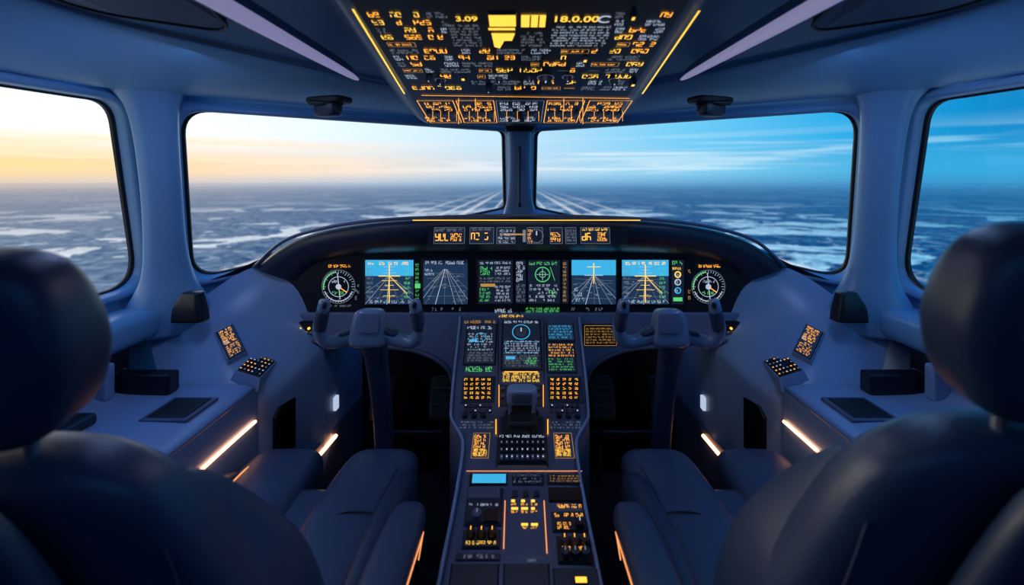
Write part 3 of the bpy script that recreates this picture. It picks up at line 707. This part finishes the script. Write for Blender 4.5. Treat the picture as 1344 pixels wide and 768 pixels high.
while y < 118:
    rh = 5.4+ (118-y)*0.030
    x = bl(y)+8
    while x < br(y)-12:
        wd = random.choice((14,20,28,40))
        if y < 62 and x < 586:
            wd = min(wd, 588-x)
        if y < 62 and 586 <= x < 806:
            x = 808
            continue
        x1 = min(x+wd, br(y)-8)
        if x1-x < 5:
            x += 6
            continue
        t = random.random()
        if t < 0.33: D.glyphs(x,y,x1,y+rh,2,'lit_white' if random.random()<0.5 else 'lit_dim',0.95,0.66,H,9)
        elif t < 0.66: D.glyphs(x,y,x1,y+rh*0.85,1,'lit_orange' if random.random()<.6 else 'lit_yellow',0.95,0.8,H,4)
        elif t < 0.70: D.knob((x+x1)/2,y+rh/2,0.009,0.016,'pedestal_dark',14,'lit_white')
        elif t < 0.78: D.frame(x+2,y+1,x1-2,y+rh-1,0.0013,'lit_brown',H); D.glyphs(x+3,y+2,x1-3,y+rh-2,1,'lit_orange',0.9,0.6,H)
        elif t < 0.84: D.blk(x+3,y,x+9,y+rh,'pedestal_dark',0.012); D.q(x+4,y+1,x+8,y+rh*0.6,'lit_yellow',0.0125)
        elif t < 0.90: D.line(x,y+rh/2,x1,y+rh/2,0.0013,random.choice(['lit_dim','lit_orange']),H)
        x = x1+random.choice((3,5,9))
    y += rh+1.8
D.blk(640,14,679,33,'pedestal_dark',0.006); D.q(642,16,677,31,'lit_yellow',0.0066); D.q(641,35,676,38,'lit_yellow',H)
D.q(684,18,716,34,'lit_yellow',H); D.q(695,18,697,34,'panel_black',H+0.001); D.q(706,18,708,34,'panel_black',H+0.001)
D.face([fo.W(x,yy,H) for x,yy in ((645,42),(676,42),(672,52),(662,52),(656,62),(649,60))], 'lit_yellow')
D.glyphs(592,30,632,60,8,'lit_dim',0.8,0.55,H,8); D.glyphs(724,32,800,60,8,'lit_white',0.75,0.5,H,9); D.glyphs(684,40,718,60,5,'lit_dim',0.8,0.6,H)
text(fo,'3.09',598,26,0.027,'lit_yellow',g,H); text(fo,'18.0.00',724,27,0.033,'lit_yellow',g,H); text(fo,'C',782,28,0.040,'lit_white',g,H)
for (x,yy) in ((716,101),(745,100),(655,101),(578,104),(806,104)): D.knob(x,yy,0.018 if x == 716 else 0.011,0.016,'pedestal_dark',20,'lit_white'); D.arc(x,yy,0.022 if x==716 else 0.014,0.0016,'lit_dim',0,360,H)
for x0,x1 in ((556,600),(604,650),(653,712),(716,762),(768,820)):
    D.frame(x0,131,x1,160,0.0020,'lit_orange' if x0 not in (653,) else 'lit_dim',H)
    D.glyphs(x0+4,133,x1-4,145,3,'lit_orange' if x0!=653 else 'lit_white',0.85,0.65,H,4)
    D.glyphs(x0+4,152,x1-4,159,2,'lit_orange' if x0!=653 else 'lit_white',0.85,0.65,H,4)
    for k in range(4): 
        xx = x0+5+k*(x1-x0)/4.2
        D.blk(xx,146,xx+5,151,'pedestal_grey',0.010); D.line(xx+7,145,xx+7,158,0.0014,'lit_orange',H)
for x in (624,740): D.line(x,128,x,145,0.0016,'lit_orange',H+0.001)
D.line(602,128,602,162,0.0016,'lit_orange',H); D.line(765,128,765,162,0.0016,'lit_orange',H)
for k in range(14):
    v = 0.86+k*0.045
    for i in range(9):
        u = -0.29+i*0.066; t = random.random()
        if t < .4: D.uglyphs(u,v,u+0.05,v+0.022,2,'lit_dim',0.9,0.6,H)
        elif t < .7: D.uglyphs(u,v,u+0.05,v+0.018,1,'lit_orange',0.9,0.6,H)
        elif t < .85: D.uknob(u+0.025,v+0.012,0.012,0.02,'pedestal_dark',12,'lit_white')
D.build('switches', g)

# ------------------------------------------------------------------ side consoles
def shoulder(s):
    g = group('side_console')
    def S(px,py,y):
        p = at(px,py,y); return p if s < 0 else mx(p)
    rows = [[S(186,398,1.60),S(225,398,1.62),S(262,396,1.66),S(290,372,1.72),S(332,347,1.78),S(398,338,1.80)],
            [S(190,420,1.58),S(228,418,1.60),S(266,418,1.62),S(303,398,1.68),S(350,376,1.745),S(398,360,1.775)],
            [S(196,445,1.57),S(236,442,1.57),S(280,441,1.58),S(322,430,1.66),S(360,412,1.735),S(400,400,1.765)],
            [S(204,482,1.52),S(250,478,1.52),S(296,480,1.50),S(340,466,1.60),S(382,445,1.70),S(412,432,1.765)],
            [S(214,505,1.46),S(270,503,1.465),S(330,512,1.48),S(368,492,1.59),S(397,465,1.69),S(418,448,1.765)],
            [S(218,520,1.45),S(280,522,1.455),S(342,530,1.482),S(378,504,1.585),S(405,476,1.685),S(425,458,1.765)]]
    last = [p.copy() for p in rows[-1]]
    rows.append([V3((p.x,p.y,p.z-0.03)) for p in last]); rows.append([V3((p.x,p.y,0.45)) for p in last]); rows.append([V3((p.x,p.y,0.2)) for p in last])
    grid('shoulder', rows, consm, g, sub=2)
    q = last[-1]
    prism('footwell_wall', [V3((q.x,q.y,0.2)),V3((s*0.70,2.17,0.2)),V3((s*0.70,2.17,0.93)),V3((q.x,q.y,q.z))], (s*0.02,0,0), consm, g)
    prof = [(1.30,1.02),(1.24,1.0),(1.20,0.94),(1.18,0.900),(1.14,0.888),(0.98,0.885),(0.835,0.882),(0.806,0.870),(0.800,0.835),(0.800,0.55),(0.80,0.2)]
    rws = []
    for y in (-0.62,0.0,0.6,1.1,1.38,1.46,1.485): rws.append([V3((s*x,y,z)) for x,z in prof])
    grid('console_top', rws, consm, g, sub=2)
    tube('console_edge', [V3((s*0.803,y,0.873)) for y in (-0.6,0.3,1.0,1.47)], [0.006]*4, lowm, g, seg=8)
    box('niche', (s*1.262,0.75,0.955), (0.13,1.5,0.12), panelm, g, bevel=0.01)
    box('niche_divider', (s*1.19,1.36,0.94), (0.10,0.035,0.10), consm, g, bevel=0.008)
    box('niche_bin', (s*1.12,1.12,0.90), (0.10,0.24,0.03), pedd, g, bevel=0.010)
    box('niche_pocket', (s*1.09,1.42,0.915), (0.17,0.05,0.06), panelm, g, bevel=0.008)
    loft('ledge', [(V3((s*1.215,y,z)), V3((s*0.075,0,0)), V3((0,0,hh))) for y,z,hh in ((-0.6,1.05,.05),(0.5,1.05,.05),(1.0,1.05,.05),(1.4,1.05,.05),(1.6,1.05,.045),(1.72,1.04,.03))], wallm, g, n=3.2)
    box('slot_rim', (s*0.915,1.315,0.885), (0.125,0.135,0.008), pedm, g, bevel=0.003)
    box('slot', (s*0.915,1.315,0.888), (0.10,0.11,0.008), blackm, g, bevel=0.003)
    tube('light_strip', [V3((s*0.796,1.215,0.778)), V3((s*0.796,1.35,0.778)), V3((s*0.796,1.470,0.776))], [0.0042]*3, MATS['strip'], g, seg=8)
    prism('kick_ledge', [V3((s*0.72,1.58,0.2)),V3((s*0.685,2.15,0.2)),V3((s*0.685,2.15,0.57)),V3((s*0.71,1.80,0.57)),V3((s*0.72,1.58,0.57))], (s*0.10,0,0), pedm, g, bevel=0.01)
    tube('light_strip', [V3((s*0.717,1.64,0.53)), V3((s*0.708,1.74,0.53)), V3((s*0.700,1.86,0.53))], [0.0065]*3, MATS['strip'], g, seg=8)
    fs = Frame((s*0.775,1.53,0.70), (0.05*-s,0.25,0), (0,0,1))
    oc = [(-.05,-.06),(-.03,-.085),(.05,-.085),(.07,-.06),(.07,.06),(.05,.085),(-.03,.085),(-.05,.06)]
    prism('speaker', [fs.P(a+0.05,b+0.0,0) + V3((-s*0.012,0,0)) for a,b in oc], (s*0.02,0,0), panelm, g, bevel=0.003)
    box('reading_light', (s*0.700,1.86,0.655), (0.012,0.03,0.05), MATS['lit_white'], g, bevel=0.002)
    O = S(300,474,1.520); Up = S(283,437,1.592)-O; Rt = S(323,461,1.568)-O
    if s < 0: ft = Frame(O, Rt, Up)
    else: ft = Frame(O+Rt, -Rt, Up)
    wd, hg = Rt.length, Up.length
    Dt = Detail(ft); Dt.ublk(-.008,-.008,wd+.008,hg+.008,'console_plastic',0.002,-0.04); Dt.ublk(-.003,-.003,wd+.003,hg+.003,'panel_black',0.004,0.0); Dt.quad(.003,.003,wd-.003,hg-.003,'scr_dark',0.0046)
    Dt.uglyphs(.008,hg*.45,wd-.008,hg-.006,6,'lit_orange',0.9,0.65,0.0052,4); Dt.uglyphs(.008,.006,wd-.008,hg*.42,6,'lit_orange',0.6,0.6,0.0052,4)
    Dt.quad(wd*.1,hg*.5,wd*.35,hg*.6,'lit_dim',0.0050)
    Dt.build('touch_screen', g)
    O = S(309,487,1.495); Rt = S(341,497,1.495)-O; Up = S(333,465,1.61)-O
    if s < 0: ft = Frame(O, Rt, Up)
    else: ft = Frame(O+Rt, -Rt, Up)
    wd, hg = Rt.length, Up.length
    Dt = Detail(ft); Dt.ublk(-.008,-.008,wd+.008,hg+.008,'console_plastic',0.001,-0.04); Dt.ublk(0,0,wd,hg,'panel_black',0.003,0.0)
    for i in range(6):
        for j in range(5):
            u = wd*(0.05+i*0.155); v = hg*(0.06+j*0.185)
            Dt.ublk(u,v,u+wd*.12,v+hg*.14,'pedestal_dark',0.006,0.003)
            if random.random()<.75: Dt.quad(u+wd*.03,v+hg*.04,u+wd*.09,v+hg*.08,random.choice(['lit_orange','lit_orange','lit_white','lit_dim']),0.0064)
    Dt.build('keypad', g)
    c = S(250,402,1.545)
    loft('corner_vent', [(c+V3((0,0,-0.045)), V3((0.05,0,0)), V3((0,0.03,0))),(c, V3((0.044,0,0)), V3((0,0.028,0))),(c+V3((-s*0.008,0,0.045)), V3((0.026,0,0)), V3((0,0.02,0)))], panelm, g, n=5)
for s in (-1,1): shoulder(s)

# ------------------------------------------------------------------ control yokes and pedals
for s in (-1,1):
    g = group('control_yoke')
    cx = 485 if s < 0 else 878
    Y = 1.42
    def Q(px,py,dy=0): return at(cx+(px-485),py,Y+dy)
    def defo(p):
        k = 1.0-0.18*p.z
        return V3((p.x*k, p.y, p.z))
    superbox('hub', Q(485,430), (0.098,0.07,0.108), (math.radians(-8),0,0), yokem, g, n=5, seg=10, deform=defo)
    superbox('hub_cap', Q(485,424,-0.032), (0.06,0.016,0.06), (math.radians(-8),0,0), lowm, g, n=6, seg=8)
    for k in (-1,1):
        P = [(485+k*12,437,0),(485+k*34,445,-0.005),(485+k*52,449,-0.015),(485+k*63,443,-0.025),(485+k*66,429,-0.035),(485+k*62,412,-0.045),(485+k*59,397,-0.05),(485+k*58,393,-0.05)]
        tube('horn', [Q(*p) for p in P], [0.024,0.021,0.019,0.0185,0.018,0.0175,0.016,0.009], yokem, g, seg=16)
        P = [(485+k*65,432,-0.036),(485+k*63.5,420,-0.044),(485+k*60.5,407,-0.051)]
        tube('grip', [Q(*p) for p in P], [0.0175,0.019,0.018], yoked, g, seg=16)
        b = Q(485+k*59,401,-0.066); superbox('trim_switch', b, (0.012,0.012,0.018), (0,0,0), blackm, g, n=3, seg=5)
        superbox('cross_brace', Q(485+k*24,434,-0.002), (0.07,0.045,0.018), (0,k*0.35,0), yoked, g, n=4, seg=6)
    top = Q(490,448,0.03)
    loft('column', [(top, V3((0.038,0,0)), V3((0,0.03,0.01))),(top+V3((0,0.04,-0.08)), V3((0.032,0,0)), V3((0,0.026,0.01))),(top+V3((0,0.12,-0.35)), V3((0.029,0,0)), V3((0,0.026,0.01))),(top+V3((0.0,0.16,-0.78)), V3((0.035,0,0)), V3((0,0.035,0.01)))], yoked, g, n=3.5)
    superbox('boot', (top.x,top.y+0.17,0.26), (0.17,0.17,0.14), (0,0,0), blackm, g, n=3, seg=8)
    g = group('rudder_pedals')
    for k in (-1,1):
        x = top.x+k*0.12
        superbox('pedal', (x,1.98,0.62), (0.10,0.03,0.17), (math.radians(-25),0,0), blackm, g, n=6, seg=8)
        for j in range(4): box('tread', (x,1.958,0.57+j*0.033), (0.085,0.012,0.008), pedd, g, rot=(math.radians(-25),0,0), bevel=0.002)
        tube('pedal_arm', [V3((x,2.0,0.55)),V3((x,2.06,0.4)),V3((x,2.08,0.22))], [0.014]*3, pedd, g)
    tube('cross_bar', [V3((top.x-.16,2.04,.45)),V3((top.x,2.04,.45)),V3((top.x+.16,2.04,.45))], [0.008]*3, pedd, g)
    box('indicator', (top.x-s*0.20,1.95,0.70), (0.012,0.01,0.03), MATS['lit_red'], g, bevel=0.001)

# ------------------------------------------------------------------ seats
def seat(s, dz=0.0, dx=0.0):
    g = group('pilot_seat')
    X = s*0.525
    superbox('cushion', (X,1.00,0.632), (0.46,0.56,0.15), (math.radians(3),0,0), leath, g, n=5, seg=14)
    for k in (-1,1):
        loft('thigh_pad', [(V3((X+k*0.128,0.85,0.67)), V3((0.10,0,0)), V3((0,0,0.05))),(V3((X+k*0.128,1.10,0.682)), V3((0.105,0,0)), V3((0,0,0.055))),
                           (V3((X+k*0.134,1.30,0.685)), V3((0.100,0,0)), V3((0,0.01,0.055))),(V3((X+k*0.138,1.39,0.672)), V3((0.096,0,0)), V3((0,0.02,0.055))),
                           (V3((X+k*0.138,1.435,0.64)), V3((0.080,0,0)), V3((0,0.02,0.04))),(V3((X+k*0.138,1.45,0.625)), V3((0.04,0,0)), V3((0,0.01,0.015)))], leath, g, n=3.6)
        loft('bolster', [(V3((X+k*0.215,0.80,0.68)), V3((0.030,0,0)), V3((0,0,0.065))),(V3((X+k*0.220,1.08,0.695)), V3((0.033,0,0)), V3((0,0,0.070))),(V3((X+k*0.226,1.27,0.68)), V3((0.030,0,0)), V3((0,0,0.06))),(V3((X+k*0.225,1.35,0.645)), V3((0.018,0,0)), V3((0,0,0.03)))], leathd, g, n=2.8)
        tube('piping', [V3((X+k*0.190,0.9,0.738)),V3((X+k*0.193,1.12,0.745)),V3((X+k*0.200,1.29,0.738)),V3((X+k*0.208,1.38,0.705))], [0.002]*4, MATS['strip_line'] if k*s > 0 else leathd, g, seg=6)  # outboard line glows orange: warm reflection on the seat edge put in as emission
    tube('seam', [V3((X-0.22,1.11,0.742)),V3((X-0.13,1.12,0.740)),V3((X-0.05,1.10,0.722)),V3((X,1.08,0.712)),V3((X+0.05,1.10,0.722)),V3((X+0.13,1.12,0.740)),V3((X+0.22,1.11,0.742))], [0.002]*7, blackm, g, seg=6)
    box('seat_pan', (X,1.00,0.53), (0.44,0.60,0.08), pedd, g, bevel=0.02)
    box('pedestal_base', (X,0.98,0.35), (0.28,0.34,0.30), blackm, g, bevel=0.03)
    box('seat_track', (X,1.0,0.215), (0.40,0.70,0.03), pedd, g, bevel=0.008)
    def XB(z): 
        t = min(1, max(0, (z-0.85)/0.17)); return s*(0.560+0.055*t)+dx*t
    secs = []
    for y,z,a,b in ((0.76,0.62,.18,.05),(0.745,0.70,.215,.065),(0.705,0.85,.222,.07),(0.66,0.98,.222,.068),(0.625,1.08,.200,.062),(0.60,1.14,.165,.05),(0.592,1.17,.11,.035),(0.59,1.178,.05,.014)):
        secs.append((V3((XB(z),y,z+dz)), V3((a,0,0)), V3((0,b,0.25*b))))
    loft('backrest', secs, leath, g, n=3.2)
    for k in (-1,1):
        sw = []
        for y,z,a,b in ((0.84,0.70,.020,.05),(0.79,0.78,.028,.075),(0.73,0.90,.032,.08),(0.685,1.00,.030,.07),(0.645,1.08,.022,.045),(0.63,1.11,.010,.015)):
            sw.append((V3((XB(z)+k*(0.197-max(0,z-0.95)*0.26),y,z+dz)), V3((a,0,0)), V3((0,b,0.3*b))))
        loft('side_wing', sw, leath, g, n=2.8)
        pp = [(0.60,1.06,0.185),(0.602,0.96,0.205),(0.640,0.84,0.205)]
        tube('back_piping', [V3((XB(z)+k*o,y-0.012,z+dz)) for y,z,o in pp], [0.0022]*3, leathd, g, seg=6)
    secs = []
    for y,z,a,b in ((0.66,0.60,.15,.02),(0.61,0.80,.165,.03),(0.56,1.00,.155,.03),(0.52,1.14,.12,.025),(0.505,1.20,.07,.012)):
        secs.append((V3((XB(z)+s*0.02,y-0.03,z+dz)), V3((a,0,0)), V3((0,b,0.2*b))))
    loft('rear_shell', secs, leathd, g, n=3.4)
    Xh = s*0.62+dx
    def hd(p):
        k = 1-0.16*max(0,p.z)-0.20*max(0,-p.z)
        return V3((p.x*k, p.y*(1-0.15*p.z)-0.12*p.x*p.x, p.z))
    superbox('headrest', (Xh-s*0.003,0.565,1.31+dz), (0.240,0.125,0.225), (math.radians(10),0,s*-0.10), leathd, g, n=3.6, seg=14, deform=hd)
    for k in (-1,1): tube('headrest_post', [V3((Xh+k*0.04,0.585,1.12+dz)),V3((Xh+k*0.04,0.58,1.18+dz)),V3((Xh+k*0.04,0.575,1.24+dz))], [0.008]*3, metalm, g)
    Xa = X-s*0.275; k = -s
    loft('armrest', [(V3((Xa,0.66,0.765)), V3((0.035,0,0)), V3((0,0,0.03))),(V3((Xa,0.85,0.765)), V3((0.040,0,0)), V3((0,0,0.032))),(V3((Xa,1.0,0.755)), V3((0.040,0,0)), V3((0,0,0.034))),
                      (V3((Xa,1.10,0.735)), V3((0.036,0,0)), V3((0,0,0.04))),(V3((Xa,1.145,0.71)), V3((0.028,0,0)), V3((0,0,0.03))),(V3((Xa,1.155,0.70)), V3((0.012,0,0)), V3((0,0,0.012)))], leath, g, n=3)
    prism('armrest_side', [V3((Xa-0.012,0.68,0.56)),V3((Xa-0.012,1.05,0.56)),V3((Xa-0.012,1.12,0.66)),V3((Xa-0.012,1.10,0.73)),V3((Xa-0.012,0.68,0.75))], (0.024,0,0), leathd, g, bevel=0.01)
    tube('armrest_reflection_line', [V3((Xa+k*0.038,0.80,0.748)),V3((Xa+k*0.040,0.95,0.742)),V3((Xa+k*0.038,1.06,0.725)),V3((Xa+k*0.028,1.12,0.69)),V3((Xa+k*0.018,1.12,0.63))], [0.0016]*5, MATS['strip_line'], g, seg=6)  # glowing line: warm reflection along the armrest edge, built as emissive tube
seat(-1); seat(1, 0.03, -0.010)

# ------------------------------------------------------------------ lights
def area(name, loc, rot, size, power, col):
    l = bpy.data.lights.new(name, 'AREA'); l.shape = 'RECTANGLE'; l.size = size[0]; l.size_y = size[1]; l.energy = power; l.color = col
    o = bpy.data.objects.new(name, l); o.location = loc; o.rotation_euler = [math.radians(a) for a in rot]; scene.collection.objects.link(o); return o
area('cabin_fill', (0,-0.35,1.9), (35,0,0), (1.6,0.4), 2.2, (0.12,0.42,1.0))  # unseen soft blue fill, added at the rear ceiling to brighten the interior
area('side_fill', (-0.8,1.15,1.83), (0,12,0), (0.12,0.25), 1.5, (0.38,0.52,1.0))  # added blue fill on the left, no fixture behind it
area('side_fill', (0.8,1.15,1.83), (0,-12,0), (0.12,0.25), 1.5, (0.30,0.52,1.0))  # matching added fill on the right, no fixture either
area('overhead_fill', (0,1.1,1.80), (0,0,0), (0.3,0.1), 0.8, (0.55,0.65,1.0))  # small added fill below the overhead panel, no lamp modelled
sn = bpy.data.lights.new('sun','SUN'); sn.energy = 0.5; sn.angle = 0.2; sn.color = (1,0.85,0.65)
so = bpy.data.objects.new('sun', sn); so.rotation_euler = Vector((1.0,-0.45,-0.22)).to_track_quat('-Z','Y').to_euler(); scene.collection.objects.link(so)

# ------------------------------------------------------------------ camera
cd = bpy.data.cameras.new('camera'); cam = bpy.data.objects.new('camera', cd); scene.collection.objects.link(cam)
cam.location = EYE; cam.rotation_euler = (math.radians(90),0,0)
cd.sensor_width = 36; cd.lens = F/1344*36
cd.shift_x = -(CX-672)/1344; cd.shift_y = -(384-CY)/1344
cd.clip_start = 0.02; cd.clip_end = 800000
cd.dof.use_dof = True; cd.dof.focus_distance = 1.6; cd.dof.aperture_fstop = 2.0
scene.camera = cam
scene.view_settings.view_transform = 'Standard'
scene.view_settings.look = 'None'
